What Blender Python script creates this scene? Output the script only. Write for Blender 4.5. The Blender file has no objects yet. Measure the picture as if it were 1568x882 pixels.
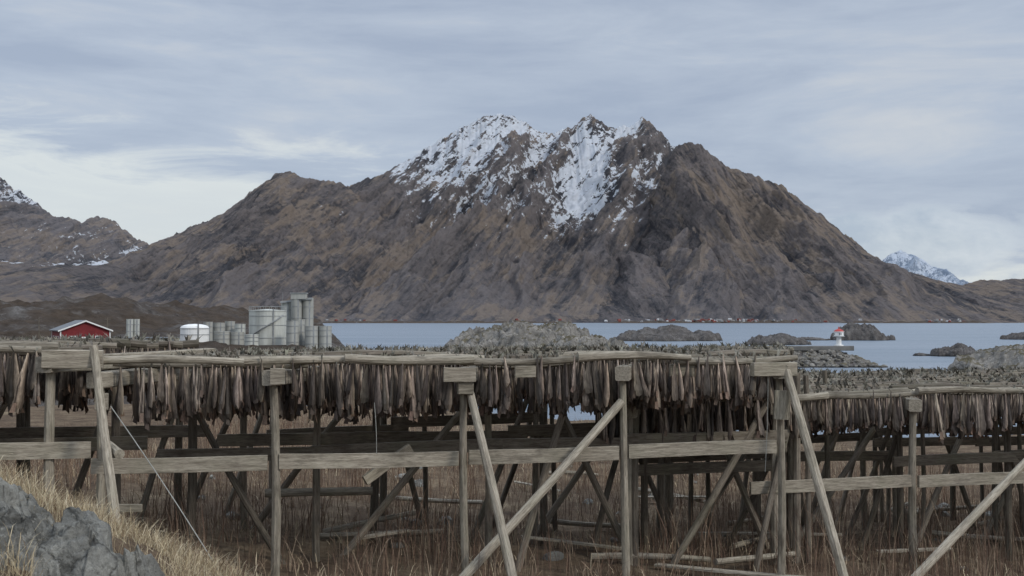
import bpy, math, random
import numpy as np
from mathutils import Vector
rng=np.random.default_rng(7); random.seed(7)
scene=bpy.context.scene
scene.view_settings.view_transform='Standard'; scene.view_settings.look='None'; scene.view_settings.exposure=0
COL=scene.collection
# ---------------------------------------------------------------- noise
def hash2(ix,iy,s):
    h=(ix.astype(np.int64)*374761393+iy.astype(np.int64)*668265263+s*982451653)&0xffffffff
    h=((h^(h>>13))*1274126177)&0xffffffff
    h=h^(h>>16)
    return (h&0xffffff)/float(0xffffff)
def gn(x,y,s=0):
    ix=np.floor(x);iy=np.floor(y);fx=x-ix;fy=y-iy
    u=fx*fx*fx*(fx*(fx*6-15)+10);v=fy*fy*fy*(fy*(fy*6-15)+10)
    def g(i,j):
        a=hash2(ix+i,iy+j,s)*2*np.pi
        return np.cos(a)*(fx-i)+np.sin(a)*(fy-j)
    n0=g(0,0)*(1-u)+g(1,0)*u; n1=g(0,1)*(1-u)+g(1,1)*u
    return (n0*(1-v)+n1*v)*1.5
def fbm(x,y,o=5,s=0,gain=.5):
    r=0;a=1
    for k in range(o):
        r=r+a*gn(x,y,s+k*17);x=x*2.03+3.1;y=y*2.03+7.7;a*=gain
    return r
def ridged(x,y,o=5,s=0,gain=.5):
    r=0;a=1;w=1;t=0
    for k in range(o):
        n=1-np.abs(gn(x,y,s+k*13))*1.35
        n=np.clip(n,0,1)**2*w
        r=r+a*n;t+=a;w=np.clip(n*1.6,0,1);x=x*2.05+1.3;y=y*2.05+5.7;a*=gain
    return r/t
def sst(a,b,x):
    t=np.clip((x-a)/(b-a),0,1);return t*t*(3-2*t)
def sig(x): return 1/(1+np.exp(-x))
# ---------------------------------------------------------------- mesh helpers
def link(o,parent=None):
    COL.objects.link(o)
    if parent: o.parent=parent
    return o
def np_mesh(name,V,F,mat,smooth=False,attrs=None,parent=None):
    """V (n,3); F list of (m,k) int arrays"""
    me=bpy.data.meshes.new(name)
    me.vertices.add(len(V)); me.vertices.foreach_set('co',np.asarray(V,dtype=np.float32).ravel())
    F=[f for f in F if len(f)]
    tot=sum(f.size for f in F); n=sum(len(f) for f in F)
    me.loops.add(tot); me.polygons.add(n)
    me.loops.foreach_set('vertex_index',np.concatenate([f.ravel() for f in F]).astype(np.int32))
    st=[];c=0
    for f in F:
        st.append(c+np.arange(len(f))*f.shape[1]);c+=f.size
    me.polygons.foreach_set('loop_start',np.concatenate(st).astype(np.int32))
    me.update(calc_edges=True); me.validate()
    me.polygons.foreach_set('use_smooth',np.full(len(me.polygons),smooth))
    for k,a in (attrs or {}).items():
        a=np.asarray(a,dtype=np.float32)
        if a.ndim==1:
            at=me.attributes.new(k,'FLOAT','POINT');at.data.foreach_set('value',a)
        elif a.shape[1]==3:
            at=me.attributes.new(k,'FLOAT_VECTOR','POINT');at.data.foreach_set('vector',a.ravel())
    me.materials.append(mat)
    o=bpy.data.objects.new(name,me)
    return link(o,parent)
def grid_faces(nr,nc):
    i=np.arange(nr-1)[:,None]*nc+np.arange(nc-1)[None,:]
    return np.stack([i,i+1,i+nc+1,i+nc],-1).reshape(-1,4)
def empty(name,loc=(0,0,0)):
    e=bpy.data.objects.new(name,None);e.location=loc;e.empty_display_size=.3;return link(e)
# ---------------------------------------------------------------- material helpers
class M:
    def __init__(s,name,rough=.9,spec=.2):
        s.m=bpy.data.materials.new(name);s.m.use_nodes=True;s.nt=s.m.node_tree;s.N=s.nt.nodes;s.L=s.nt.links
        s.b=s.N['Principled BSDF'];s.b.inputs['Roughness'].default_value=rough
        s.b.inputs['Specular IOR Level'].default_value=spec
        s.tc=s.N.new('ShaderNodeTexCoord').outputs['Object']
    def map(s,src,scale=(1,1,1),rot=(0,0,0)):
        n=s.N.new('ShaderNodeMapping');n.inputs['Scale'].default_value=scale;n.inputs['Rotation'].default_value=rot
        s.L.new(src,n.inputs['Vector']);return n.outputs[0]
    def noise(s,src,scale,detail=6,rough=.55,dist=0):
        n=s.N.new('ShaderNodeTexNoise');n.inputs['Scale'].default_value=scale;n.inputs['Detail'].default_value=detail
        n.inputs['Roughness'].default_value=rough;n.inputs['Distortion'].default_value=dist
        s.L.new(src,n.inputs['Vector']);return n.outputs['Fac']
    def vor(s,src,scale,feature='F1'):
        n=s.N.new('ShaderNodeTexVoronoi');n.inputs['Scale'].default_value=scale;n.feature=feature
        s.L.new(src,n.inputs['Vector']);return n.outputs['Distance']
    def attr(s,name,out='Fac'):
        n=s.N.new('ShaderNodeAttribute');n.attribute_name=name;return n.outputs[out]
    def ramp(s,src,stops):
        n=s.N.new('ShaderNodeValToRGB');e=n.color_ramp.elements
        while len(e)<len(stops): e.new(.5)
        for k,(p,c) in enumerate(stops):
            e[k].position=p
            if not hasattr(c,'__len__'): c=(c,c,c)
            e[k].color=(*c,1)
        s.L.new(src,n.inputs[0]);return n.outputs[0]
    def math(s,op,a,b=None,clamp=False):
        n=s.N.new('ShaderNodeMath');n.operation=op;n.use_clamp=clamp
        for i,v in enumerate((a,b)):
            if v is None: continue
            if isinstance(v,(int,float)): n.inputs[i].default_value=v
            else: s.L.new(v,n.inputs[i])
        return n.outputs[0]
    def wsum(s,terms,c=0.):
        r=None
        for sock,wt,ce in terms:
            t=s.math('MULTIPLY',s.math('SUBTRACT',sock,ce),wt)
            r=t if r is None else s.math('ADD',r,t)
        return s.math('ADD',r,c)
    def mix(s,f,a,b,mode='MIX'):
        n=s.N.new('ShaderNodeMix');n.data_type='RGBA';n.blend_type=mode
        for i,v in ((0,f),(6,a),(7,b)):
            if isinstance(v,(int,float)): n.inputs[i].default_value=v
            elif isinstance(v,tuple): n.inputs[i].default_value=(*v,1)
            else: s.L.new(v,n.inputs[i])
        return n.outputs[2]
    def bump(s,h,strength=.5,dist=.05):
        n=s.N.new('ShaderNodeBump');n.inputs['Strength'].default_value=strength;n.inputs['Distance'].default_value=dist
        s.L.new(h,n.inputs['Height']);s.L.new(n.outputs[0],s.b.inputs['Normal'])
    def col(s,c):
        if isinstance(c,tuple): s.b.inputs['Base Color'].default_value=(*c,1)
        else: s.L.new(c,s.b.inputs['Base Color'])
        return s.m

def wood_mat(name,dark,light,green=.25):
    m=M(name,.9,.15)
    g=m.attr('grain','Vector')
    st=m.noise(m.map(g,(14,14,1.0)),2.2,7,.65)
    fine=m.noise(m.map(g,(60,60,3.0)),3,4,.6)
    blot=m.noise(g,2.0,4,.6)
    c=m.ramp(st,[(.3,dark),(.5,tuple((a+b)/2 for a,b in zip(dark,light))),(.72,light)])
    c=m.mix(m.ramp(fine,[(.35,.7),(.5,0.0)]),c,tuple(d*.4 for d in dark))
    c=m.mix(m.math('MULTIPLY',m.ramp(blot,[(.45,0.),(.7,1.)]),green),c,(.13,.14,.085))
    stain=m.noise(m.map(g,(3,3,1.2)),1.3,6,.65)
    c=m.mix(m.ramp(stain,[(.32,.7),(.48,0.)]),c,tuple(d*.5 for d in dark))
    c=m.mix(1.0,c,m.ramp(m.attr('tint'),[(0,.42),(1,1.2)]),'MULTIPLY')
    m.bump(fine,.6,.012)
    return m.col(c)
WOOD=wood_mat('weathered_wood',(.20,.17,.132),(.49,.44,.355))
WOODD=wood_mat('dark_wood',(.125,.10,.078),(.32,.28,.225),.35)  # darker tone of the same wood, for inner rack timber and utility poles

m=M('stockfish_skin',.62,.35)
f=m.attr('fcol','Vector')
n1=m.noise(m.map(m.tc,(60,60,12)),1,5,.6)
c=m.mix(1.0,f,m.ramp(n1,[(.3,.5),(.7,1.3)]),'MULTIPLY')
m.bump(n1,.4,.01); FISH=m.col(c)

def rock_mat(name,dark,mid,light,sc,veg=None,wet=None,crack=.6):
    m=M(name,.92,.2)
    n=m.noise(m.tc,sc,10,.62,.4)
    warp=m.N.new('ShaderNodeVectorMath');warp.operation='ADD'
    nn=m.N.new('ShaderNodeTexNoise');nn.inputs['Scale'].default_value=sc*1.5;nn.inputs['Detail'].default_value=5
    m.L.new(m.tc,nn.inputs['Vector'])
    sc2=m.N.new('ShaderNodeVectorMath');sc2.operation='SCALE';sc2.inputs['Scale'].default_value=.9/sc;m.L.new(nn.outputs['Color'],sc2.inputs[0])
    m.L.new(m.map(m.tc,(1,1.6,.6),(.3,.5,.2)),warp.inputs[0]);m.L.new(sc2.outputs[0],warp.inputs[1])
    cr=m.vor(warp.outputs[0],sc*.6,'DISTANCE_TO_EDGE')
    c=m.ramp(n,[(.3,dark),(.5,mid),(.7,light)])
    c=m.mix(m.ramp(cr,[(0,crack),(.03,0.)]),c,tuple(d*.35 for d in dark))
    sp=m.noise(m.tc,sc*9,6,.75)
    c=m.mix(m.ramp(sp,[(.3,.75),(.5,0.)]),c,tuple(d*.5 for d in dark))
    c=m.mix(m.ramp(m.noise(m.tc,sc*5,7,.75),[(.54,0.),(.64,.55)]),c,tuple(min(1,d*1.35) for d in light))
    if veg:
        geo=m.N.new('ShaderNodeNewGeometry');sx=m.N.new('ShaderNodeSeparateXYZ');m.L.new(geo.outputs['Normal'],sx.inputs[0])
        up=m.math('ADD',sx.outputs[2],m.math('MULTIPLY',m.math('SUBTRACT',m.noise(m.tc,sc*.8,5),.5),1.3))
        c=m.mix(m.ramp(up,[(.8,0.),(.95,1.)]),c,m.ramp(m.noise(m.tc,sc*4,5),[(.35,tuple(x*.6 for x in veg)),(.65,veg)]))
    if wet is not None:
        sx=m.N.new('ShaderNodeSeparateXYZ');m.L.new(m.tc,sx.inputs[0])
        z=m.math('ADD',sx.outputs[2],m.math('MULTIPLY',n,wet))
        c=m.mix(m.ramp(z,[(wet*.5,1.),(min(.99,wet*.5+.45),0.)]),c,(.022,.02,.018))
    h=m.math('ADD',m.math('MULTIPLY',n,1.2),m.math('ADD',m.math('MULTIPLY',sp,.4),m.ramp(cr,[(0,0.),(.06,crack*.3)])))
    m.bump(h,.9,.3/sc); return m.col(c)
ROCK_NEAR=rock_mat('lichen_rock',(.115,.112,.10),(.21,.207,.187),(.33,.325,.29),2.2,crack=.8)
ROCK_ISL=rock_mat('islet_rock',(.13,.12,.105),(.23,.215,.192),(.34,.32,.29),.35,veg=(.15,.13,.085),wet=1.0)
ROCK_DARK=rock_mat('dark_rock',(.06,.055,.05),(.11,.10,.095),(.18,.17,.16),.4,wet=1.0)
HEATH=rock_mat('heath_rock',(.05,.041,.038),(.082,.068,.058),(.17,.16,.15),.09,veg=(.085,.063,.046))

m=M('dry_ground',1,.05)
n=m.noise(m.tc,.9,8,.65);n2=m.noise(m.tc,9,6,.7)
c=m.ramp(n,[(.3,(.075,.054,.04)),(.5,(.14,.102,.07)),(.7,(.25,.195,.13))])
c=m.mix(m.ramp(n2,[(.3,.75),(.55,0.)]),c,(.045,.032,.024))
m.bump(n2,.8,.08);GROUND=m.col(c)

m=M('dry_grass',.85,.1)
f=m.attr('fcol','Vector');GRASS=m.col(m.mix(1.0,f,m.ramp(m.noise(m.tc,30,2),[(.3,.7),(.7,1.2)]),'MULTIPLY'))

m=M('sea_water',.35,.5)
w=m.noise(m.map(m.tc,(1,2.2,1)),.35,8,.65);w2=m.noise(m.map(m.tc,(.25,1.6,1)),.02,6,.62)
c=m.ramp(w2,[(.35,(.115,.16,.205)),(.65,(.20,.235,.28))])
m.bump(w,.9,.8);SEA=m.col(c)

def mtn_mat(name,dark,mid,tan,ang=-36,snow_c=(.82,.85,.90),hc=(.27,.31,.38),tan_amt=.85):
    m=M(name,1,.05)
    km=m.map(m.tc,(.001,.001,.001))
    rot=m.map(km,(1,1,1),(0,math.radians(ang),0))
    st=m.noise(m.map(rot,(8,.9,1.7)),1.6,11,.64,.5)
    st2=m.noise(m.map(rot,(24,2.5,5.0)),1.6,10,.68,.45)
    st3=m.noise(m.map(rot,(30,3,3.0)),1.1,9,.64,.4)
    pat=m.noise(km,11,9,.68,.5)
    big=m.noise(km,1.9,7,.6)
    fine=m.noise(km,36,10,.75)
    gul=m.attr('gul')
    v=m.wsum([(st,1.2,.5),(st2,.9,.5),(fine,.8,.5),(gul,.5,.35)],.5)
    c=m.ramp(v,[(.32,tuple(x*.8 for x in dark)),(.5,mid),(.70,tuple(x*1.45 for x in mid))])
    g=m.wsum([(st3,2.2,.5),(big,2.0,.5),(pat,1.2,.5),(m.attr('tan'),1.,0.)],.49)
    c=m.mix(m.ramp(g,[(.48,0.),(.74,tan_amt)]),c,tan)
    c=m.mix(m.ramp(fine,[(.33,.6),(.47,0.)]),c,tuple(x*.55 for x in dark))
    s=m.wsum([(st2,1.3,.5),(fine,1.5,.5),(pat,1.5,.5),(st,1.1,.5),(gul,-.8,.35),(m.attr('snow'),1.,0.)],.5)
    c=m.mix(m.ramp(s,[(.50,0.),(.53,1.)]),c,snow_c)
    c=m.mix(m.attr('haze'),c,hc)  # aerial haze painted into the base colour as a bluish tint
    m.bump(m.wsum([(fine,.8,.5),(st2,1.2,.5)]),1.,42)
    return m.col(c)
ROCKC=((.068,.062,.064),(.142,.120,.110),(.29,.225,.168))
MTN=mtn_mat('mountain_rock',*ROCKC)
MTN2=mtn_mat('mountain_rock_east',*ROCKC,ang=24)
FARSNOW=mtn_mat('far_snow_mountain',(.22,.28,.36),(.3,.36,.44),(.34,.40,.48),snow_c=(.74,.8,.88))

def plain(name,colr,rough=.6,var=.25,sc=1.5,spec=.3,streak=False):
    m=M(name,rough,spec)
    v=m.map(m.tc,(1,1,.15)) if streak else m.tc
    n=m.noise(v,sc,6,.65)
    c=m.ramp(n,[(.3,tuple(x*(1-var) for x in colr)),(.65,tuple(min(1,x*(1+var*.4)) for x in colr))])
    return m.col(c)
RED=plain('red_boards',(.19,.025,.028),.7);WHITE=plain('white_paint',(.78,.78,.76),.5,.12)
ROOF=plain('grey_roof',(.16,.17,.18),.7);GLASS=plain('window_glass',(.03,.04,.05),.1,.1,1,.6)
CONC=plain('concrete_tank',(.36,.36,.33),.85,.35,.6,.2,True);CONC2=plain('pale_tank',(.48,.49,.45),.7,.35,.6,.3,True)
METAL=plain('galvanised_metal',(.3,.31,.31),.5,.3);BREAK=plain('breakwater_concrete',(.17,.165,.155),.9,.35,.5)
REDP=plain('red_lantern_paint',(.42,.05,.04),.5,.15);ROPE=plain('rope',(.34,.34,.31),.9,.2,20)
VW=plain('village_white',(.48,.48,.48),.8,.4,.05);VR=plain('village_red',(.18,.055,.045),.8,.4,.05);VG=plain('village_grey',(.22,.22,.22),.8,.4,.05)
# ---------------------------------------------------------------- swept timber builder
class Timber:
    def __init__(s): s.V=[];s.G=[];s.T=[];s.Q=[];s.C={};s.n=0
    def sweep(s,p0,p1,sec,taper=1.,bend=0.,rings=4,tint=.6,rough=0.,ang=0.):
        p0=np.array(p0,float);p1=np.array(p1,float);d=p1-p0;L=np.linalg.norm(d);d/=L
        up=np.array([0,0,1.]) if abs(d[2])<.9 else np.array([0,1.,0])
        a=np.cross(d,up);a/=np.linalg.norm(a);b=np.cross(a,d)
        if ang: a,b=a*math.cos(ang)+b*math.sin(ang),-a*math.sin(ang)+b*math.cos(ang)
        sec=np.array(sec);k=len(sec);off=rng.uniform(-40,40,3);ph=rng.uniform(0,6.28)
        bd=(a*math.cos(ph)+b*math.sin(ph))*bend
        for r in range(rings):
            t=r/(rings-1);sc=1+(taper-1)*t
            w=sec*sc*(1+rng.normal(0,rough,(k,1)) if rough else 1)
            c=p0+d*L*t+bd*math.sin(math.pi*t)
            s.V.append(c+w[:,:1]*a+w[:,1:]*b)
            s.G.append(np.column_stack([w[:,0],w[:,1],np.full(k,L*t)])+off)
        s.T.append(np.full(k*rings,tint))
        i=s.n+np.arange(rings-1)[:,None]*k+np.arange(k)[None,:];j=s.n+np.arange(rings-1)[:,None]*k+(np.arange(k)+1)[None,:]%k
        s.Q.append(np.stack([i,i+k,j+k,j],-1).reshape(-1,4))
        s.C.setdefault(k,[]).append(np.arange(k)+s.n)
        s.C[k].append((np.arange(k)+s.n+(rings-1)*k)[::-1])
        s.n+=k*rings
    def log(s,p0,p1,r,r1=None,bend=.02,tint=None,k=9,rings=6):
        an=np.arange(k)/k*2*math.pi
        s.sweep(p0,p1,np.column_stack([np.cos(an),np.sin(an)])*r,(r1 or r)/r,bend,rings,rng.uniform(.3,.9) if tint is None else tint,.04)
    def beam(s,p0,p1,w,h,tint=None,bend=.01,ang=0.):
        w/=2;h/=2;c=min(w,h)*.14
        sec=[(w-c,-h),(w,-h+c),(w,h-c),(w-c,h),(-w+c,h),(-w,h-c),(-w,-h+c),(-w+c,-h)]
        s.sweep(p0,p1,sec,1,bend,5,rng.uniform(.4,.9) if tint is None else tint,.02,ang)
    def build(s,name,mat,parent=None):
        F=[np.concatenate(s.Q)]+[np.array(v) for v in s.C.values()]
        o=np_mesh(name,np.concatenate(s.V),F,mat,False,{'grain':np.concatenate(s.G),'tint':np.concatenate(s.T)},parent)
        return o
# ---------------------------------------------------------------- terrain
def ground_h(x,y):
    xc=np.clip(x,-9,16)
    h=6.5-.075*xc
    h=h+2.08*sig(-(x+3.0)/.62)*sig((12.0-y)/.9)
    h=h-.043*np.clip(y-18,0,48)-.17*np.clip(y-66,0,60)
    h=h+.10*fbm(x*.5,y*.5,4,3)+.25*gn(x*.12,y*.12,9)*sst(12,25,y)+.03*fbm(x*3,y*3,3,5)
    return np.maximum(h,-3)
ys=np.concatenate([np.linspace(-30,3,20),np.linspace(3.4,24,110),24+(np.linspace(0,1,90)[1:]**1.6)*100])
xs=np.concatenate([-14-(np.linspace(1,0,50)[:-1]**1.7)*75,np.linspace(-14,18,180),18+(np.linspace(0,1,50)[1:]**1.7)*85])
X,Y=np.meshgrid(xs,ys);Z=ground_h(X,Y)
np_mesh('ground',np.column_stack([X.ravel(),Y.ravel(),Z.ravel()]),[grid_faces(*X.shape)],GROUND,True)
gh=lambda x,y: float(ground_h(np.array([float(x)]),np.array([float(y)]))[0])

sv=np.array([[-30000,-3000,0],[30000,-3000,0],[30000,40000,0],[-30000,40000,0]],float)
np_mesh('sea',sv,[np.array([[0,1,2,3]])],SEA)

# left headland with the heath hill
ys=120+(np.linspace(0,1,200)**1.3)*360;xs=-300+np.linspace(0,1,300)*280
X,Y=np.meshgrid(xs,ys)
edge=-27-.17*np.clip(Y-215,0,400)+4*fbm(X*.05,Y*.05,4,21)
land=sst(0,9,edge-X)*sst(118,150,Y+6*gn(X*.05,Y*.05,4))
hill=sst(230,330,Y)*sst(-62,-135,X-.12*(Y-300))*(8.3+3.2*fbm(X*.02,Y*.02,5,31))
Z=-2+land*(7.2+.7*fbm(X*.07,Y*.07,5,22)+2.6*(ridged(X*.045,Y*.045,5,40)-.35)+.5*fbm(X*.25,Y*.25,4,41))+hill*land*(1+.25*(ridged(X*.03,Y*.03,5,43)-.4))
flat=np.exp(-((X+70)/12)**4-((Y-185)/12)**4)+np.exp(-((X+45)/17)**4-((Y-205)/16)**4);flat=np.clip(flat,0,1)
Z=Z*(1-flat)+5.6*flat
np_mesh('heath_headland',np.column_stack([X.ravel(),Y.ravel(),Z.ravel()]),[grid_faces(*X.shape)],HEATH,True)

def islet(name,cx,cy,rx,ry,h,seed,n=90,mat=ROCK_ISL,pw=.55,lump=.35,skew=0.,freq=1.,smooth=True):
    u=np.linspace(-1.25,1.25,n);U,V=np.meshgrid(u,u)
    r=np.sqrt(U**2+V**2)*(1+.28*fbm(U*1.6+seed,V*1.6,4,seed))
    x=U*rx;y=V*ry
    s=max(rx,4.)
    base=np.clip(1-r**2,0,1)**pw*(1+skew*U)
    k=6/s*1.6*freq
    bil=np.abs(fbm(x*k*.3+seed,y*k*.3,4,seed+2))
    z=h*base*(1-lump+lump*1.2*(1-bil)+lump*.5*fbm(x*k*.15+seed*3,y*k*.15,3,seed+5))-1.2*(1-np.clip(base*3,0,1))
    z+=.05*h*fbm(x*k*1.2,y*k*1.2,5,seed+9,.6)*np.clip(base*4,0,1)
    o=np_mesh(name,np.column_stack([x.ravel(),y.ravel(),z.ravel()]),[grid_faces(n,n)],mat,smooth)
    o.location=(cx,cy,0);return o
islet('rocky_knoll',3.2,210,16.5,24,9.0,3,240,ROCK_ISL,.36,.36,.06)
islet('rocky_islet',74,548,26,14,6.3,11,110,ROCK_DARK,lump=.55)
islet('rocky_islet',107,462,12,9,3.9,14,70,ROCK_DARK,lump=.55)
islet('rocky_islet',172,566,14,12,7.4,17,80,ROCK_DARK,lump=.55)
islet('rocky_islet',123,315,6.0,4,3.1,23,70,ROCK_DARK,lump=.5)
islet('rocky_islet',104,226,15,12,5.0,29,110,ROCK_ISL,lump=.5)
islet('rocky_islet',268,585,16,10,4.5,33,60,ROCK_DARK)
islet('rocky_islet',146,560,9,4,1.6,37,50,ROCK_DARK)
islet('rocky_islet',114,318,2.5,2,.8,38,30,ROCK_DARK)

import bmesh
bm=bmesh.new();bmesh.ops.create_icosphere(bm,subdivisions=2,radius=1);bm.verts.ensure_lookup_table()
ICO=np.array([v.co[:] for v in bm.verts]);ICF=np.array([[v.index for v in f.verts] for f in bm.faces]);bm.free()
def boulders(name,P,S,mat,parent=None):
    V=[];F=[];n=0
    for p,s in zip(P,S):
        d=rng.normal(size=(7,3));d/=np.linalg.norm(d,axis=1)[:,None]
        v=ICO.copy()
        for q in d:
            t=v@q;lim=rng.uniform(.5,.8);v=v-np.clip(t-lim,0,9)[:,None]*q
        v=v*np.array([rng.uniform(.8,1.3),rng.uniform(.8,1.2),rng.uniform(.6,.9)])*s
        a=rng.uniform(0,6.28);R=np.array([[math.cos(a),-math.sin(a),0],[math.sin(a),math.cos(a),0],[0,0,1]])
        V.append(v@R.T+p);F.append(ICF+n);n+=len(v)
    return np_mesh(name,np.concatenate(V),[np.concatenate(F)],mat,False,None,parent)
bwk=empty('breakwater',(0,0,0))
P=[];S=[]
for i in range(1500):
    x=rng.uniform(18,79);q=rng.uniform(-1,1)
    top=3.7 if x<70 else 3.7*(79.5-x)/9.5
    if x<44: top=3.3+.4*math.sin(x*.5)
    P.append([x,246+q*7,max(.0,top*(1-abs(q)**1.2))+rng.uniform(-.5,.0)]);S.append(rng.uniform(.4,.95))
boulders('armour_rocks',P,S,ROCK_ISL,bwk)
xs=np.linspace(16,79,80);q=np.linspace(-1.1,1.1,15);X,Q=np.meshgrid(xs,q)
Z=3.6*np.clip(1-np.abs(Q)**1.2,-.5,1)*np.clip((79-X)/8,0,1)-.3
np_mesh('core_mound',np.column_stack([X.ravel(),(246+Q*7).ravel(),Z.ravel()]),[grid_faces(*X.shape)],ROCK_DARK,False,None,bwk)
T=Timber();T.beam((49,246,3.9),(73.5,246,3.9),2.6,1.0,.6,0);T.build('crown_wall',BREAK,bwk)

# ---------------------------------------------------------------- mountains
FU=1742.
def massif(name,prof,D,shore,nc,nr,seed,snowf=None,tanf=None,haze=.1,mat=MTN,amp=.19,back=.35,shear=.6,pexp=1.35):
    pr=np.array(prof,float);k=D/FU
    px=(pr[:,0]-784)*k;pz=10+(490-pr[:,1])*k
    x=np.linspace(px[0],px[-1],nc)
    H=np.interp(x,px,pz)
    H=H+ (fbm(x/110.,x*0+seed,6,seed,.68)*.015*pz.max()-np.abs(fbm(x/60.,x*0+seed+4,4,seed+9,.6))*.010*pz.max())*np.clip(H/300,0,1)
    t=np.concatenate([np.linspace(0,1,nr),1+np.linspace(0,1,nr//5)[1:]*back])
    Xg,Tg=np.meshgrid(x,t);Hg=np.tile(H,(len(t),1))
    shx=fbm(x/900.,x*0+1.7,3,seed+3)*350
    sh=shore+shx
    Yg=sh[None,:]+(D-sh[None,:])*Tg
    p=np.where(Tg<=1,.16*Tg+.84*np.abs(Tg)**pexp,1-1.6*(Tg-1))
    z0=Hg*p
    a=.8*Xg-shear*z0;b=.6*Xg*np.sign(shear)+.8*z0
    wx=fbm(Xg/700,Yg/700,4,seed+50)*110
    rid=ridged((a+wx)/420.,b/1700.,6,seed+60,.5)
    rid2=ridged((a+wx*.7)/150.,b/560.,5,seed+80,.5)
    env=np.where(Tg<1,np.sin(np.pi*np.clip(Tg,0,1))**.6,0)*np.clip(Hg,0,900)
    z=z0+env*(amp*1.45*(rid-.42)+amp*.70*(rid2-.4))+env*.03*fbm(Xg/80,Yg/80,4,seed+99)
    z=np.where(Tg<=.001,-5,z)
    Ye=490-(z-10)*FU/Yg ; pe=784+Xg*FU/Yg
    snow=snowf(pe,Ye,Xg,z) if snowf else np.full(Xg.shape,-2.)
    tan=tanf(pe,Ye,Xg,z) if tanf else np.zeros(Xg.shape)
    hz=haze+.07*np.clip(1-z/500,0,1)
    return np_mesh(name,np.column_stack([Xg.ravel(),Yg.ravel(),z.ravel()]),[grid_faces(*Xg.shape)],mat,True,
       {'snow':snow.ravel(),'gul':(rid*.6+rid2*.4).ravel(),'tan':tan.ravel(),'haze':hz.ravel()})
def snow1(pe,ye,X,z):
    line=np.interp(pe,[540,600,640,700,780,850,920,980,1040],[260,295,312,338,352,350,345,330,305])
    s=np.interp(line-ye,[-90,-40,0,40,90,140],[-.70,-.42,-.22,-.05,.05,.08])
    s=s-.32*sst(965,1010,pe)*sst(290,260,ye)-.3*sst(620,570,pe)
    return s
prof1=[(-60,470),(60,440),(160,398),(235,378),(300,345),(345,325),(400,300),(470,290),(525,283),(535,283),(590,262),(630,240),(670,213),(700,197),(730,182),(750,176),(775,172),(790,178),(805,188),(830,199),(845,203),(860,199),(880,190),(905,174),(920,184),(935,193),(970,189),(985,180),(1000,185),(1015,200),(1030,222),(1060,240),(1120,300),(1200,380),(1300,450),(1400,480)]
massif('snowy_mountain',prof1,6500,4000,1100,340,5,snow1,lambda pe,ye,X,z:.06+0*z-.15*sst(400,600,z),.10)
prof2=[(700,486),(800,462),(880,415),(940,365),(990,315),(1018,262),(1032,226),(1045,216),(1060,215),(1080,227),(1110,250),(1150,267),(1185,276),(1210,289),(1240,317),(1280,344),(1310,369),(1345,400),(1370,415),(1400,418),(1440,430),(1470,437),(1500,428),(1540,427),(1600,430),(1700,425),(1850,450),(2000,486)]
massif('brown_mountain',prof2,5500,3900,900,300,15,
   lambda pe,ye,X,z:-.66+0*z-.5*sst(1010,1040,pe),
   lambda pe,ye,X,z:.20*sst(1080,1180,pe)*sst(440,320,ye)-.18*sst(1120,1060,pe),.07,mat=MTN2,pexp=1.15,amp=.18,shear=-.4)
prof3=[(60,486),(160,420),(240,376),(300,345),(345,325),(380,295),(400,281),(430,260),(445,262),(460,272),(490,275),(525,280),(545,300),(600,345),(680,400),(760,450),(840,484)]
massif('mountain_spur',prof3,6000,4050,600,260,25,lambda pe,ye,X,z:-.45-.5*sst(310,370,ye),lambda pe,ye,X,z:0*z+.04,.09,pexp=1.2,amp=.17)
prof4=[(-700,300),(-400,180),(-200,190),(-60,235),(0,272),(30,290),(60,315),(80,328),(100,332),(125,342),(150,332),(175,338),(195,355),(215,370),(240,378),(300,420),(400,470)]
massif('left_mountain',prof4,7600,5200,700,240,35,lambda pe,ye,X,z:-.16-.5*sst(400,420,ye)-.1*sst(110,60,pe)*sst(330,370,ye)-.5*sst(200,240,pe),lambda pe,ye,X,z:.05+0*z,.20)
prof4b=[(-500,340),(-200,372),(-40,392),(0,398),(60,404),(120,402),(160,398),(200,420),(260,450),(340,482)]
massif('heath_foothill',prof4b,5000,3300,400,140,45,lambda pe,ye,X,z:-.10-1.2*sst(402,418,ye)-1.*sst(150,200,pe),lambda pe,ye,X,z:0*z-.05,.08,amp=.12,pexp=1.0)
prof5=[(1270,470),(1300,440),(1335,405),(1350,400),(1365,388),(1380,383),(1398,391),(1412,396),(1430,410),(1460,430),(1490,440),(1560,470)]
massif('distant_snow_peak',prof5,16000,12500,260,90,55,lambda pe,ye,X,z:.02+0*z,None,.40,FARSNOW)

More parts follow.
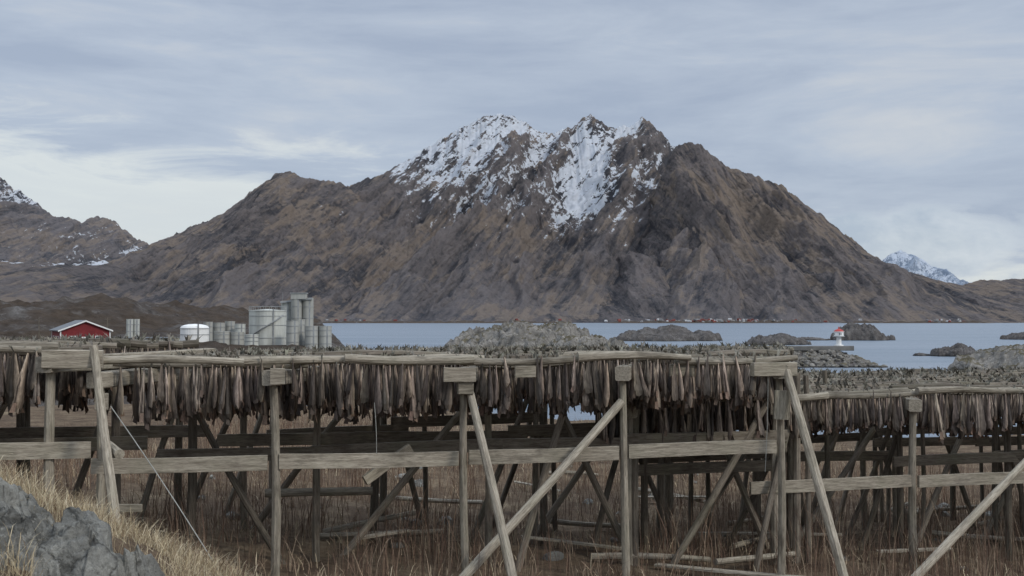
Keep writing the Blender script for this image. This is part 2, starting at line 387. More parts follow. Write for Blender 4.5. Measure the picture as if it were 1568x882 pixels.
# ---------------------------------------------------------------- distant village
def gable_house(V,F,x,y,z,w,d,h,r,ang):
    c,s=math.cos(ang),math.sin(ang);n=len(V)
    pts=[(-w/2,-d/2,0),(w/2,-d/2,0),(w/2,d/2,0),(-w/2,d/2,0),(-w/2,-d/2,h),(w/2,-d/2,h),(w/2,d/2,h),(-w/2,d/2,h),(0,-d/2,h+r),(0,d/2,h+r)]
    V+=[(x+a*c-b*s,y+a*s+b*c,z+q) for a,b,q in pts]
    F['w']+=[[n,n+1,n+5,n+4],[n+1,n+2,n+6,n+5],[n+2,n+3,n+7,n+6],[n+3,n,n+4,n+7]];F['g']+=[[n+4,n+5,n+8],[n+6,n+7,n+9]]
    F['r']+=[[n+5,n+6,n+9,n+8],[n+7,n+4,n+8,n+9]]
vil=empty('distant_village')
for nm,mat,cnt in (('white_houses',VW,40),('red_houses',VR,60),('grey_houses',VG,60)):
    V=[];F={'w':[],'g':[],'r':[]}
    for i in range(cnt):
        q=rng.uniform()
        b=rng.normal(1110,75) if q<.75 else (rng.uniform(500,620) if q<.84 else (rng.uniform(790,860) if q<.9 else rng.uniform(1420,1480)))
        b=min(max(b,500),1480)
        y=rng.uniform(3560,3650);x=(b-784)/FU*y
        w=rng.uniform(4,9);gable_house(V,F,x,y,rng.uniform(1.,9),w,rng.uniform(6,12),rng.uniform(2.5,4.),rng.uniform(1.5,2.8),rng.uniform(0,3))
    np_mesh(nm,np.array(V),[np.array(F['w']+F['r']),np.array(F['g'])],mat,False,None,vil)
for (b0,b1,h) in ((930,1260,7.5),(480,880,6.5),(1290,1520,6)):
    x0=(b0-784)/FU*3600;x1=(b1-784)/FU*3600
    xs=np.linspace(x0,x1,160);q=np.linspace(0,1,10);X,Q=np.meshgrid(xs,q)
    e=np.clip(np.minimum(X-x0,x1-X)/60,0,1)
    Z=-1+(h*.6+h*fbm(X/60,Q*3,4,int(b0)))*np.sin(np.pi*np.clip(Q,0,1))**.4*e+1
    Z=np.where((Q==0)|(Q==1),-1,Z)
    np_mesh('shore_strip',np.column_stack([X.ravel(),(3540+Q*130).ravel(),Z.ravel()]),[grid_faces(*X.shape)],HEATH,False)

# ---------------------------------------------------------------- barn & tanks
def box(name,sx,sy,sz,loc,mat,parent,rot=0):
    x,y,z=sx/2,sy/2,sz/2
    V=np.array([(-x,-y,-z),(x,-y,-z),(x,y,-z),(-x,y,-z),(-x,-y,z),(x,-y,z),(x,y,z),(-x,y,z)],float)
    F=np.array([[0,3,2,1],[4,5,6,7],[0,1,5,4],[1,2,6,5],[2,3,7,6],[3,0,4,7]])
    o=np_mesh(name,V,[F],mat,False,None,parent);o.location=loc;o.rotation_euler[2]=rot;return o
barn=empty('red_barn',(-68.6,181,5.4));barn.rotation_euler[2]=math.radians(28)
W,Lb,h,r=7.2,11.5,3.0,1.4
V=np.array([(-W/2,-Lb/2,0),(W/2,-Lb/2,0),(W/2,Lb/2,0),(-W/2,Lb/2,0),(-W/2,-Lb/2,h),(W/2,-Lb/2,h),(W/2,Lb/2,h),(-W/2,Lb/2,h),(0,-Lb/2,h+r),(0,Lb/2,h+r)],float)
np_mesh('walls',V,[np.array([[0,1,5,4],[1,2,6,5],[2,3,7,6],[3,0,4,7]]),np.array([[4,5,8],[6,7,9]])],RED,False,None,barn)
sl=math.atan2(r,W/2);ln=math.hypot(r,W/2)+.45
for sgn,nm in ((-1,'roof_left'),(1,'roof_right')):
    ox=sgn*math.cos(sl)*ln;oz=-math.sin(sl)*ln
    V=[]
    for yy in (-Lb/2-.3,Lb/2+.3):
        for zz in (.03,.18):
            V+=[(0,yy,h+r+zz),(ox,yy,h+r+oz+zz)]
    V=np.array(V);np_mesh(nm,V,[np.array([[0,1,3,2],[4,6,7,5],[0,4,5,1],[2,3,7,6],[1,5,7,3],[0,2,6,4]])],ROOF,False,None,barn)
    V=[]
    for yy in (-Lb/2-.42,-Lb/2-.31):
        for zz in (-.06,.16):
            V+=[(0,yy,h+r+zz),(ox,yy,h+r+oz+zz)]
    np_mesh('bargeboard',np.array(V),[np.array([[0,1,3,2],[4,6,7,5],[0,4,5,1],[2,3,7,6],[1,5,7,3],[0,2,6,4]])],WHITE,False,None,barn)
for x in (-W/2,W/2): box('corner_board',.18,.18,h,(x,-Lb/2,h/2),WHITE,barn)
box('corner_board',.18,.18,h,(-W/2,Lb/2,h/2),WHITE,barn)
for x in (-1.9,1.9):
    box('window_frame',1.0,.1,1.1,(x,-Lb/2-.04,1.6),WHITE,barn);box('window',.8,.1,.9,(x,-Lb/2-.07,1.6),GLASS,barn)
for y in (-3,0,3):
    box('window_frame',.1,1.0,1.0,(-W/2-.04,y,1.6),WHITE,barn);box('window',.1,.8,.8,(-W/2-.07,y,1.6),GLASS,barn)
box('door',1.1,.1,2.0,(0,-Lb/2-.05,1.0),WHITE,barn)

def lathe(name,prof,mat,parent,loc=(0,0,0),k=32,smooth=True):
    pr=np.array(prof,float);a=np.arange(k)/k*2*math.pi
    V=np.concatenate([np.column_stack([np.cos(a)*r,np.sin(a)*r,np.full(k,z)]) for r,z in pr])
    i=np.arange(len(pr)-1)[:,None]*k+np.arange(k)[None,:];j=np.arange(len(pr)-1)[:,None]*k+(np.arange(k)+1)[None,:]%k
    o=np_mesh(name,V,[np.stack([i,j,j+k,i+k],-1).reshape(-1,4)],mat,False,None,parent);o.location=loc
    return o
def tank(b0,b1,ytop,D,mat,name='storage_tank',cone=.12,rail=False,dome=False):
    k=D/FU;x=((b0+b1)/2-784)*k;R=(b1-b0)/2*k;zt=10+(490-ytop)*k;base=4.6;H=zt-base
    e=empty(name,(x,D,base))
    if dome: top=[(R,H*.86),(R*.92,H*.92),(R*.7,H*.96),(R*.4,H*.99),(.01,H)]
    else: top=[(R,H-R*cone),(R*1.03,H-R*cone),(R*1.03,H-R*cone+.12),(R*.5,H-R*cone*.4),(.01,H)]
    lathe('shell',[(R,0)]+[(R,H*q) for q in (.25,.5,.75)]+top,mat,e)
    for q in (.3,.6,.82):
        lathe('hoop',[(R+.02,H*q),(R+.06,H*q),(R+.06,H*q+.1),(R+.02,H*q+.1)],METAL,e)
    T=Timber();T.beam((R*.5,-R*.9,0),(R*.5,-R*.9,H),.25,.08,.6,0);T.build('ladder',METAL,e)
    if rail:
        T=Timber();zr=H-R*cone
        for i in range(20):
            a=i/20*6.283;T.beam((R*math.cos(a),R*math.sin(a),zr),(R*math.cos(a),R*math.sin(a),zr+.8),.05,.05,.6,0)
            a2=(i+1)/20*6.283;T.beam((R*math.cos(a),R*math.sin(a),zr+.8),(R*math.cos(a2),R*math.sin(a2),zr+.8),.05,.05,.6,0)
        for i in range(12):
            a=math.radians(-150+i*10);a2=a+math.radians(10);z1=H*.25+i*H*.05;R2=R+.3
            T.beam((R2*math.cos(a),R2*math.sin(a),z1),(R2*math.cos(a2),R2*math.sin(a2),z1+H*.05),.35,.12,.6,0)
        T.build('railing_and_stair',METAL,e)
    return e
tank(277,320,496,196,WHITE,'white_storage_tank',.2,dome=True)
tank(328,352,507,198,CONC);tank(352,374,508,199,CONC);tank(375,396,512,193,CONC2)
tank(312,326,493,212,CONC);tank(326,345,494,214,CONC);tank(345,360,492,216,CONC);tank(360,376,496,214,CONC2)
tank(382,438,473,202,CONC2,'large_storage_tank',.12,True)
tank(439,458,491,194,CONC,'silo');tank(450,467,489,197,CONC,'silo');tank(467,487,499,194,CONC,'silo');tank(487,508,499,195,CONC,'silo')
tank(431,446,462,209,CONC2,'tall_silo');tank(446,462,455,208,CONC,'tall_silo');tank(462,480,456,209,CONC,'tall_silo')
tank(194,204,489,205,CONC2,'silo');tank(204,214,489,206,CONC2,'silo')
hh=empty('silo_headhouse',((458-784)*208/FU,208,10+(490-458)*208/FU))
box('cabin',2.6,2.0,1.0,(0,0,.5),CONC,hh);box('flat_roof',2.9,2.3,.15,(0,0,1.08),METAL,hh)
T=Timber();T.beam((-3.4,0,-.6),(2.4,0,.1),.5,.35,.6,0)
for q in (-3.,-1.5,.5): T.beam((q,0,-.2),(q,0,1.2),.06,.06,.6,0)
T.build('conveyor_gantry',METAL,hh)
sh=empty('warehouse',((235-784)*200/FU,200,5.2))
box('hall',8,6,1.6,(0,0,.8),CONC2,sh);box('flat_roof',8.4,6.4,.15,(0,0,1.69),ROOF,sh);box('door',1.6,.1,1.2,(1,-3.04,.6),METAL,sh)
for px_,yy in ((165,190),(60,205)):
    e=empty('utility_pole',((px_-784)*yy/FU,yy,5.));T=Timber();T.log((0,0,-.5),(0,0,5.4),.08,.06,.03,.5,6);T.beam((-.5,0,5.1),(.5,0,5.1),.07,.07,.5,0);T.build('pole_and_crossarm',WOODD,e)

# ---------------------------------------------------------------- beacon
be=empty('lighthouse_beacon',((1284-784)*246/FU,246,4.4))
lathe('column',[(.95,0),(.95,.25),(.55,.3),(.5,1.9),(1.05,2.05)],WHITE,be,k=20)
lathe('lantern_house',[(1.08,2.05),(1.08,3.0),(1.2,3.02),(1.2,3.12)],WHITE,be,k=8)
lathe('red_cupola',[(1.1,3.12),(.9,3.35),(.45,3.6),(.12,3.7),(.1,4.1),(.01,4.15)],REDP,be,k=16)
lathe('gallery',[(1.1,1.98),(1.25,1.98),(1.25,2.12),(1.1,2.12)],METAL,be,k=16)
for a in range(4):
    box('pane',.5,.06,.5,(math.sin(a*1.571)*1.02,-math.cos(a*1.571)*1.02,2.6),GLASS,be,a*1.571)

# ---------------------------------------------------------------- racks
u=np.array([.970,.244]);v=np.array([-.244,.970])
def P3(o,s,d,z): q=np.array(o)+u*s+v*d;return (q[0],q[1],z)
def on(o,s,d,sink=.25):
    p=P3(o,s,d,0);return gh(p[0],p[1])-sink
def fish_template(rings,k,seed,tail=1.):
    r=np.random.default_rng(seed)
    s=np.linspace(0,1,rings);L=.62*r.uniform(.85,1.05)
    w=np.interp(s,[0,.12,.3,.5,.7,.86,.95,1],[.012,.016,.026,.040,.054,.062,.058,.044])*r.uniform(.8,1.2)
    th=np.interp(s,[0,.15,.4,.7,.9,1],[.008,.012,.022,.032,.036,.028])*r.uniform(.8,1.2)
    cx=.03*np.sin(s*2.6+r.uniform(0,6))*s
    a=np.arange(k)/k*2*math.pi
    V=[];C=[]
    dark=np.array([.078,.061,.050]);light=np.array([.46,.365,.285])
    for i in range(rings):
        jit=r.uniform(.88,1.14,k) if i>1 else np.ones(k)
        x=np.cos(a)*w[i]*jit+cx[i];y=np.sin(a)*th[i]*jit
        pinch=(np.cos(a)>.85)*(.02*(s[i]>.45))
        x=x-pinch
        z=-L*s[i]+(r.uniform(-.04,.03,k) if i==rings-1 else 0)
        V.append(np.column_stack([x,y,np.zeros(k)+z]))
        bl=np.clip(.5+.5*np.cos(a),0,1)**1.8
        c=dark*(1-bl[:,None])+light*bl[:,None]
        if s[i]>.45: c[np.cos(a)>.85]=np.array([.05,.033,.026])
        c=c*(1.15-.5*s[i]**2) ; C.append(c)
    V.append(V[-1]*np.array([.6,.6,1])+np.array([cx[-1]*.4,0,.05]));C.append(np.tile([.035,.02,.016],(k,1)))
    n=rings+1
    i=np.arange(n-1)[:,None]*k+np.arange(k)[None,:];j=np.arange(n-1)[:,None]*k+(np.arange(k)+1)[None,:]%k
    Q=[np.stack([i,i+k,j+k,j],-1).reshape(-1,4)]
    V=np.concatenate(V);C=np.concatenate(C);b=len(V)
    zf=-L
    fl=np.array([[.055,.0,zf+.07],[.035,.035,zf+.07],[.055,.045,zf-.05+r.uniform(-.03,.02)],[.09,.005,zf-.03],
                 [-.035,-.012,zf+.05],[-.055,.01,zf+.05],[-.075,.015,zf-.04],[-.04,-.03,zf-.05+r.uniform(-.03,.02)]])
    V=np.concatenate([V,fl]);C=np.concatenate([C,np.tile([.16,.105,.075],(4,1)),np.tile([.085,.062,.048],(4,1))])
    Q.append(np.array([[b,b+1,b+2,b+3],[b+4,b+5,b+6,b+7]]));b=len(V)
    t=.125*tail*r.uniform(.7,1.3)
    tf=np.array([[-.010,0,0],[.010,0,0],[.030*tail,.006,t],[.004,.0,t*.72],[-.004,0,t*.72],[-.028*tail,-.006,t*.9]])
    V=np.concatenate([V,tf]);C=np.concatenate([C,np.tile([.12,.10,.075],(2,1)),np.tile([.20,.185,.145],(4,1))])
    Q.append(np.array([[b,b+1,b+2,b+3],[b,b+3,b+4,b+5]]))
    return V,C,np.concatenate(Q)
TH=[fish_template(9,8,i,.6) for i in range(14)]
TM=[fish_template(8,8,i+20,.9) for i in range(6)]
TL=[fish_template(5,6,i+40,1.) for i in range(8)]
class Fish:
    def __init__(s): s.V=[];s.C=[];s.Q=[];s.n=0
    def add(s,T,pos,yaw,scale,lean,lean_ax,tint):
        V,C,Q=T
        v=V*scale
        c,d=math.cos(yaw),math.sin(yaw)
        x=v[:,0]*c-v[:,1]*d;y=v[:,0]*d+v[:,1]*c;z=v[:,2]
        up=np.clip(z,0,1);sl=rng.normal(0,.5)
        x=x+lean_ax[0]*up*lean+u[0]*up*sl;y=y+lean_ax[1]*up*lean+u[1]*up*sl
        dn=np.clip(-z,0,1);sx,sy=rng.normal(0,.06,2);x=x+sx*dn;y=y+sy*dn
        s.V.append(np.column_stack([x,y,z])+pos);s.C.append(C*tint);s.Q.append(Q+s.n);s.n+=len(v)
    def rail(s,o,s0,s1,d,z,row,gaps=()):
        sp=.108 if row==0 else (.10 if row==1 else .115)
        x=s0+rng.uniform(0,.05);grp=1.
        while x<s1:
            x+=sp*rng.uniform(.45,1.35)
            if rng.uniform()<.08: grp=rng.uniform(.75,1.15)
            if any(abs(x-g)<.13 for g in gaps): continue
            if rng.uniform()<.07: x+=rng.uniform(.05,.2)
            for side in (-1,1):
                if rng.uniform()<(.12 if row==0 else .05): continue
                off=.045 if row==0 else .05
                dzf=-.055 if row==0 else 0.
                if row==0 and side==-1 and rng.uniform()<.3: off=.078;dzf=.035
                q=np.array(o)+u*(x+rng.uniform(-.02,.02))+v*(d+side*off)
                zz=z+dzf+rng.uniform(-.02,.015)
                T=(TH if row==0 else TM if row<3 else TL);T=T[rng.integers(len(T))]
                scl=rng.choice([rng.uniform(.72,.95),rng.uniform(.92,1.14)])*grp
                tint=np.array([1,1,1])*rng.uniform(.42,1.35)*np.array([1+rng.uniform(-.05,.04),1,1+rng.uniform(-.06,.08)])
                s.add(T,np.array([q[0],q[1],zz]),rng.uniform(0,6.28),scl,-side*rng.uniform(.0,1.0),v,tint)
    def build(s,name):
        return np_mesh(name,np.concatenate(s.V),[np.concatenate(s.Q)],FISH,False,{'fcol':np.clip(np.concatenate(s.C),0,.6)})

SK=.5
def rack(name,o,cols,zr,s0,s1,depth,drow,ledz,rowd=1.55,fr=.056):
    e=empty(name,P3(o,0,0,0)); 
    T=Timber();TD=Timber();F=Fish()
    nrow=int(depth/drow)+1
    for r in range(nrow):
        d=r*drow;a=s0+SK*d;b=s1+SK*d
        zz=zr+(0 if r==0 else rng.uniform(-.04,.0))
        x=a-rng.uniform(.1,.25);fl=1
        while x<b-.3:
            L=rng.uniform(.9,2.0);x1=min(x+L,b+.12)
            if b-x1<.6: x1=b+rng.uniform(.05,.2)
            fl=-fl;dz=rng.uniform(-.03,.025);dy=-.02+fl*rng.uniform(.02,.05)
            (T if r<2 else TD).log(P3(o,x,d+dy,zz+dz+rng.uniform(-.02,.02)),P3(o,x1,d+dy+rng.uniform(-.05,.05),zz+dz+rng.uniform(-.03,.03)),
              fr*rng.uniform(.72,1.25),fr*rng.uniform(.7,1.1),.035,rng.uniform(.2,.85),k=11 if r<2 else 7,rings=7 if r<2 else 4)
            x=x1-rng.uniform(.04,.25)
        F.rail(o,a,b,d,zz,r,gaps=[c for c in cols] if r==0 else [])
    prow=np.arange(0,depth+.4,rowd)
    for ci,c in enumerate(cols):
        T.beam(P3(o,c-.06,-.16,zr-.2),P3(o,c+SK*depth,depth+.1,zr-.2),.2,.19,rng.uniform(.6,.85))
        for ri,d in enumerate(prow):
            s=c+SK*d+(rng.uniform(-.4,.4) if ri else 0)
            tb=T if ri==0 else TD
            pr=rng.uniform(.052,.064)
            tb.log(P3(o,s+rng.uniform(-.05,.05),d,on(o,s,d)),P3(o,s,d,zr-.3),pr*1.08,pr*.9,.03,rng.uniform(.45,.8) if ri==0 else rng.uniform(.2,.95))
            if ri>0 and rng.uniform()<.75:
                dd=rng.choice([-1,1])*rng.uniform(.5,1.3)
                TD.log(P3(o,s+dd,d+rng.uniform(-.6,.6),on(o,s+dd,d,.1)),P3(o,s,d+.08,zr-rng.uniform(.3,.9)),.05,.045,.03,rng.uniform(.2,.9))
            if ri>0 and rng.uniform()<.5:
                q=rng.uniform(.1,.9);TD.log(P3(o,s+q,d,on(o,s,d)),P3(o,s+q+rng.uniform(-.1,.1),d+.1,zr-.35),.045,.04,.03,rng.uniform(.2,.8))
    return e,T,TD,F,prow
def finish(e,T,TD,F,fname='hanging_stockfish'):
    off=Vector(e.location)
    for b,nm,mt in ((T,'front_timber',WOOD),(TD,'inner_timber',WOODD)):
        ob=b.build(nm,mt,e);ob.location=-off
    F.build(fname)

A=(-5.0,13.8);cols=[0.02,2.07,4.5,6.7,9.02]
e,T,TD,F,prow=rack('fish_drying_rack',A,cols,9.48,.15,9.1,4.7,.34,8.2)
zl=[8.24,8.23,8.21,8.22,8.24]
for i in range(4):
    T.beam(P3(A,cols[i]-(.1 if i==0 else -.07),-.02,zl[i]),P3(A,cols[i+1]-.07,-.02,zl[i+1]-.01),.06,.185,rng.uniform(.7,.95),.01)
for ri,d in enumerate(prow[1:]):
    for i in range(4):
        if ri>1 and rng.uniform()<.35: continue
        z=8.2+rng.uniform(-.04,.05) if ri<2 else 8.15+rng.uniform(-.3,.2)
        TD.beam(P3(A,cols[i]+SK*d-.2,d-.09,z),P3(A,cols[i+1]+SK*d+.1,d-.09,z+rng.uniform(-.05,.05)),.06,.18,rng.uniform(.4,.9))
T.beam(P3(A,8.55,-.12,9.315),P3(A,9.2,-.12,9.315),.14,.19,.85,.0)
T.beam(P3(A,-.62,-.14,9.54),P3(A,.06,-.14,9.53),.16,.22,.85,.0)
T.beam(P3(A,4.2,-.2,9.30),P3(A,4.62,-.2,9.29),.05,.18,.75,.0)
T.beam(P3(A,5.17,-.1,9.32),P3(A,5.45,-.1,9.32),.05,.15,.7,.0)
T.beam(P3(A,2.02,-.2,9.30),P3(A,2.2,-.2,9.30),.05,.2,.6,.0)
T.beam(P3(A,7.4,.04,9.31),P3(A,7.75,.04,9.31),.05,.17,.6,.0)
T.beam(P3(A,-.03,-.12,9.02),P3(A,.12,-.12,9.02),.1,.2,.7,.0)
T.beam(P3(A,8.98,-.14,8.62),P3(A,9.0,-.14,9.02),.22,.08,.7,.0)
T.beam(P3(A,4.4,-.12,9.12),P3(A,4.6,-.12,9.12),.12,.16,.6,.0)
def g2(x,y,s=.15): return (x,y,gh(x,y)-s)
T.log(g2(-4.30,12.62),(-5.0,13.62,9.68),.06,.05,.01,.9)
T.log(g2(.13,13.5),(-.56,14.86,9.12),.062,.048,.015,.8)
T.log(g2(4.42,14.6),(3.82,15.86,9.30),.065,.055,.02,.95)
T.log(g2(-.95,13.9),(1.48,15.35,8.9),.06,.055,.03,.95)
T.log((-4.95,13.9,8.5),(-4.5,13.1,8.46),.06,.06,.0,.9)
T.log((-3.5,16.2,7.55),(-2.0,16.4,7.55),.06,.06,.0,.6)
T.beam((-5.3,13.7,7.75),(-4.45,13.75,7.74),.05,.09,.7)
T.beam(P3(A,3.3,.7,7.85),P3(A,3.95,.9,8.25),.07,.13,.9)
for c0,c1,d in ((2.2,4.2,1.7),(6.7,5.4,1.7),(8.9,7.6,3.2),(4.6,6.5,3.2),(.2,1.9,3.3),(7.2,9.0,1.4),(5.0,5.8,.8)):
    TD.log(P3(A,c0+SK*d,d,on(A,c0+SK*d,d,.1)),P3(A,c1+SK*d,d+.1,8.9),.055,.05,.03,rng.uniform(.5,1.))
finish(e,T,TD,F)
colsL=[-.55,-2.9,-5.2]
e,T,TD,F,prow=rack('fish_drying_rack',A,colsL,9.67,-7.5,-.75,3.6,.34,8.4)
T.beam(P3(A,-7.2,-.05,8.48),P3(A,-.08,-.05,8.44),.06,.2,.95)
for d in prow[1:3]: TD.beam(P3(A,-7,d-.09,8.4),P3(A,-.3+SK*d,d-.09,8.35),.06,.18,.6)
finish(e,T,TD,F)
C=(3.8,17.6);colsR=[-2.1,.3,2.7,5.1,7.5,9.9,12.2]
e,T,TD,F,prow=rack('fish_drying_rack',C,colsR,8.84,-2.7,13.0,6.6,.37,7.45,1.6)
for i in range(1,6):
    T.beam(P3(C,colsR[i]+(.07 if i>1 else -.45),-.02,7.42),P3(C,colsR[i+1]-.07,-.02,7.42+rng.uniform(-.02,.02)),.06,.19,rng.uniform(.75,1.))
for ri,d in enumerate(prow[1:]):
    for i in range(6):
        if rng.uniform()<.3: continue
        z=7.45+rng.uniform(-.1,.1);TD.beam(P3(C,colsR[i]+SK*d-.2,d-.09,z),P3(C,colsR[i+1]+SK*d+.1,d-.09,z+rng.uniform(-.05,.05)),.06,.18,rng.uniform(.4,.9))
T.log(g2(5.15,15.85),(8.5,17.6,8.42),.065,.055,.03,.95)
for c0,c1,d in ((.5,2.4,1.6),(2.9,4.2,1.6),(7.2,5.6,1.6),(4.6,6.5,3.2),(.2,1.9,3.3),(1,2.0,4.8),(5,4,4.8),(-1.5,.2,1.6)):
    TD.log(P3(C,c0+SK*d,d,on(C,c0+SK*d,d,.1)),P3(C,c1+SK*d,d+.1,8.3),.055,.05,.03,rng.uniform(.5,1.))
finish(e,T,TD,F)
T=Timber();T.log((-4.75,13.5,8.98),(-3.15,12.5,gh(-3.15,12.5)),.006,.006,.03,k=5);T.build('guy_rope',ROPE)
T=Timber();T.log((-1.75,14.5,8.95),(-1.72,14.5,8.3),.004,.004,.02,k=4);T.log((3.55,15.8,9.2),(3.5,15.8,7.9),.004,.004,.02,k=4);T.build('loose_twine',ROPE)
T=Timber()
for i in range(26):
    x=rng.uniform(-4,11);y=rng.uniform(15.5,28);a=rng.normal(0,.5);L_=rng.uniform(.8,2.6)
    x2=x+math.cos(a)*L_;y2=y+math.sin(a)*L_
    p=(x,y,gh(x,y)+rng.uniform(.05,.2));q=(x2,y2,gh(x2,y2)+rng.uniform(.05,.35))
    if i%3: T.log(p,q,.05,.04,.03,rng.uniform(.6,1))
    else: T.beam(p,q,.14,.03,rng.uniform(.7,1))
T.build('fallen_poles',WOOD)

# ---------------------------------------------------------------- near rock outcrop
def outcrop(name,cx,cy,rx,ry,h,seed,n=170):
    U,V=np.meshgrid(np.linspace(-1.15,1.15,n),np.linspace(-1.15,1.15,n))
    r=np.sqrt(U**2+V**2)*(1+.3*fbm(U*1.3,V*1.3,3,seed))
    x=cx+U*rx;y=cy+V*ry
    wv=fbm(U*1.1,V*1.1,3,seed+3)
    stp=np.floor(3.1*(U*.8+.5*V)+1.6*wv)
    z=ground_h(x,y)+h*np.clip(1-r**2.2,-.8,1)+.22*h*((stp%3)-1)*np.clip(1.3-r,0,1)+.16*(ridged(x*1.3,y*1.3,5,seed+4)-.4)+.045*fbm(x*6,y*6,5,seed,.6)
    return np_mesh(name,np.column_stack([x.ravel(),y.ravel(),z.ravel()]),[grid_faces(n,n)],ROCK_NEAR,True)
outcrop('rock_outcrop',-3.05,8.7,.62,.9,.42,61)
outcrop('rock_outcrop',-3.95,8.4,.55,.8,.32,67)
outcrop('rock_outcrop',-2.35,8.4,.42,.6,.34,71)
P=[];S=[]
for i in range(60):
    x=rng.uniform(-6,14);y=rng.uniform(15,32);P.append([x,y,gh(x,y)+.02]);S.append(rng.uniform(.06,.22))
boulders('scattered_stones',P,S,ROCK_NEAR)

# ---------------------------------------------------------------- dry vegetation
def blades(name,x,y,L,w,cols,lean=.35,zoff=0):
    n=len(x);z=ground_h(x,y)+zoff-.02
    a=rng.uniform(0,6.28,n);ld=rng.uniform(0,6.28,n);le=rng.uniform(0,lean,n)*L
    dx,dy=np.cos(a)*w/2,np.sin(a)*w/2
    mx,my=np.cos(ld)*le,np.sin(ld)*le
    V=np.zeros((n,7,3))
    for i,(t,ws) in enumerate(((0,1),(.4,.85),(.75,.55))):
        V[:,2*i,0]=x-dx*ws+mx*t*t;V[:,2*i,1]=y-dy*ws+my*t*t;V[:,2*i,2]=z+L*t
        V[:,2*i+1,0]=x+dx*ws+mx*t*t;V[:,2*i+1,1]=y+dy*ws+my*t*t;V[:,2*i+1,2]=z+L*t
    V[:,6,0]=x+mx;V[:,6,1]=y+my;V[:,6,2]=z+L*(1-.3*le/L)
    b=np.arange(n)[:,None]*7
    Q=np.concatenate([b+np.array([[0,1,3,2]]),b+np.array([[2,3,5,4]])]);Tt=b+np.array([[4,5,6]])
    C=np.repeat(cols,7,axis=0)
    return np_mesh(name,V.reshape(-1,3),[Q,Tt],GRASS,False,{'fcol':C})
def pick(n,pal,var=.3):
    pal=np.array(pal);c=pal[rng.integers(len(pal),size=n)]
    return c*rng.uniform(1-var,1+var,(n,1))
n=46000
x=rng.uniform(-11,17,n);y=12.6+rng.uniform(0,1,n)**1.2*30
cl=fbm(x*.55,y*.55,3,77)
keep=(cl+rng.normal(0,.22,n)>.0)&(x+2.6>-1.8*(y-12.2))&(np.abs(x)<y*.52+1)
x,y,cl=x[keep],y[keep],cl[keep];n=len(x)
L=rng.uniform(.3,1.0,n)*(.6+1.0*np.clip(cl+.1,0,.8))
blades('dry_weeds',x,y,L,rng.uniform(.006,.014,n),pick(n,[(.17,.11,.08),(.22,.15,.105),(.12,.078,.058),(.30,.23,.165)]),.5)
n=46000
x=rng.uniform(-11,17,n);y=12.0+rng.uniform(0,1,n)**1.5*50
cl=fbm(x*.8,y*.8,3,87)
keep=(cl+rng.normal(0,.2,n)>-.02)&(np.abs(x)<y*.52+1)
x,y=x[keep],y[keep];n=len(x)
blades('dry_undergrowth',x,y,rng.uniform(.10,.34,n),rng.uniform(.010,.02,n),pick(n,[(.28,.21,.145),(.39,.32,.22),(.18,.125,.09),(.46,.385,.27)]),1.0)
n=90000
x=rng.uniform(-7.5,1.5,n);y=rng.uniform(6.5,13.6,n)
cl=fbm(x*1.6,y*1.6,3,97)
rock=np.zeros(n,bool)
for cx,cy,rx,ry in ((-3.05,8.7,.52,.76),(-3.95,8.4,.45,.68),(-2.35,8.4,.34,.5)): rock|=((x-cx)/rx)**2+((y-cy)/ry)**2<1
keep=(cl+rng.normal(0,.35,n)>-.12)&(~rock|(rng.uniform(0,1,n)<.03))
x,y,cl=x[keep],y[keep],cl[keep];n=len(x)
blades('straw_grass',x,y,rng.uniform(.08,.28,n)*(1+.6*np.clip(cl,0,1)),rng.uniform(.003,.007,n),pick(n,[(.50,.42,.28),(.40,.32,.20),(.60,.52,.37),(.27,.20,.13)],.25),1.2)

# ---------------------------------------------------------------- light, sky
SUN_EL,SUN_AZ=math.radians(36),math.radians(125)
sd=Vector((math.sin(SUN_AZ)*math.cos(SUN_EL),math.cos(SUN_AZ)*math.cos(SUN_EL),math.sin(SUN_EL)))
L=bpy.data.lights.new('sun','SUN');L.energy=1.5;L.angle=math.radians(10);L.color=(1,.95,.87)
lo=bpy.data.objects.new('sun',L);lo.rotation_euler=(-sd).to_track_quat('-Z','Y').to_euler();lo.location=(0,0,60);link(lo)
w=bpy.data.worlds.new('World');scene.world=w;w.use_nodes=True;nt=w.node_tree;N=nt.nodes;K=nt.links
bg=N['Background'];bg.inputs['Strength'].default_value=.13
sky=N.new('ShaderNodeTexSky');sky.sky_type='NISHITA';sky.sun_disc=False;sky.sun_elevation=SUN_EL;sky.sun_rotation=SUN_AZ
tc=N.new('ShaderNodeTexCoord').outputs['Generated']
class W(M):
    def __init__(s): s.nt=nt;s.N=N;s.L=K
w_=W();sx=N.new('ShaderNodeSeparateXYZ');K.new(tc,sx.inputs[0])
nA=w_.noise(w_.map(tc,(1.6,1.6,9)),1.7,8,.58,.4)
nB=w_.noise(w_.map(tc,(3.,3.,16)),1.9,9,.62,.5)
nC=w_.noise(w_.map(tc,(1,1,2.0)),12,9,.62,.3)
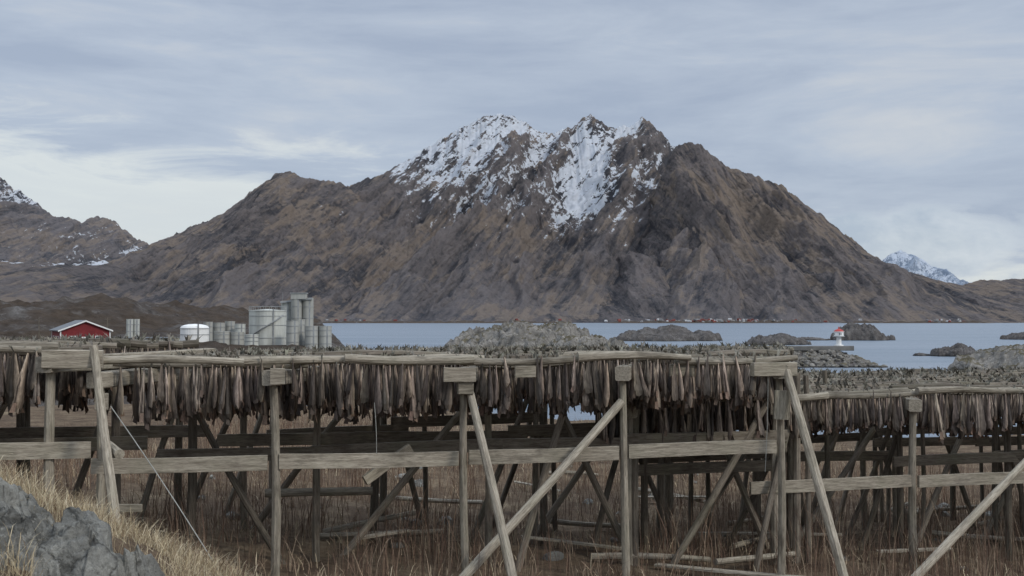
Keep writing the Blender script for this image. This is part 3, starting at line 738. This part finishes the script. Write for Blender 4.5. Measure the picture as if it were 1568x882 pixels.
base=w_.ramp(w_.math('ADD',w_.math('MULTIPLY',nA,.6),w_.math('MULTIPLY',nB,.4)),
   [(.36,(2.9,3.4,4.3)),(.5,(3.6,4.1,4.9)),(.64,(4.6,4.85,5.2))])
t=w_.math('ADD',sx.outputs[2],w_.math('MULTIPLY',sx.outputs[0],.13))
t=w_.math('ADD',t,w_.math('MULTIPLY',w_.math('SUBTRACT',nB,.5),-.24))
t=w_.math('ADD',t,w_.math('MULTIPLY',w_.math('SUBTRACT',nA,.5),-.08))
band=w_.ramp(t,[(.03,.75),(.075,1.),(.12,0.)])
c=w_.mix(w_.math('MULTIPLY',band,.85),base,(5.6,5.9,5.85))
dx=w_.math('DIVIDE',w_.math('SUBTRACT',sx.outputs[0],.345),.085);dz=w_.math('DIVIDE',w_.math('SUBTRACT',sx.outputs[2],.062),.036)
r2=w_.math('ADD',w_.math('MULTIPLY',dx,dx),w_.math('MULTIPLY',dz,dz))
r2=w_.math('ADD',r2,w_.math('MULTIPLY',w_.math('SUBTRACT',nC,.5),3.6))
c=w_.mix(w_.math('MULTIPLY',w_.ramp(r2,[(.5,1.),(1.0,0.)]),.85),c,w_.ramp(nC,[(.35,(3.3,3.9,4.7)),(.65,(5.3,5.7,6.1))]))
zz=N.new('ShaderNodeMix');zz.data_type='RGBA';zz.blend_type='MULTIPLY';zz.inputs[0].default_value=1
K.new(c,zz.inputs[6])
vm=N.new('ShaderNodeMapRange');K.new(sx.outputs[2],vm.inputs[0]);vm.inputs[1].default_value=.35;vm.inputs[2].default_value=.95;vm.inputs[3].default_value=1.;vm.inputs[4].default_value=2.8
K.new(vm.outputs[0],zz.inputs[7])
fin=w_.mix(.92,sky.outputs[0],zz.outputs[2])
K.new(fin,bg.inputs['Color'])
# ---------------------------------------------------------------- camera
cam=bpy.data.cameras.new('camera');cam.sensor_width=36;cam.lens=40;cam.clip_end=60000;cam.clip_start=.1
co=bpy.data.objects.new('camera',cam);co.location=(0,0,10);co.rotation_euler=(math.radians(90+1.61),0,0);link(co);scene.camera=co
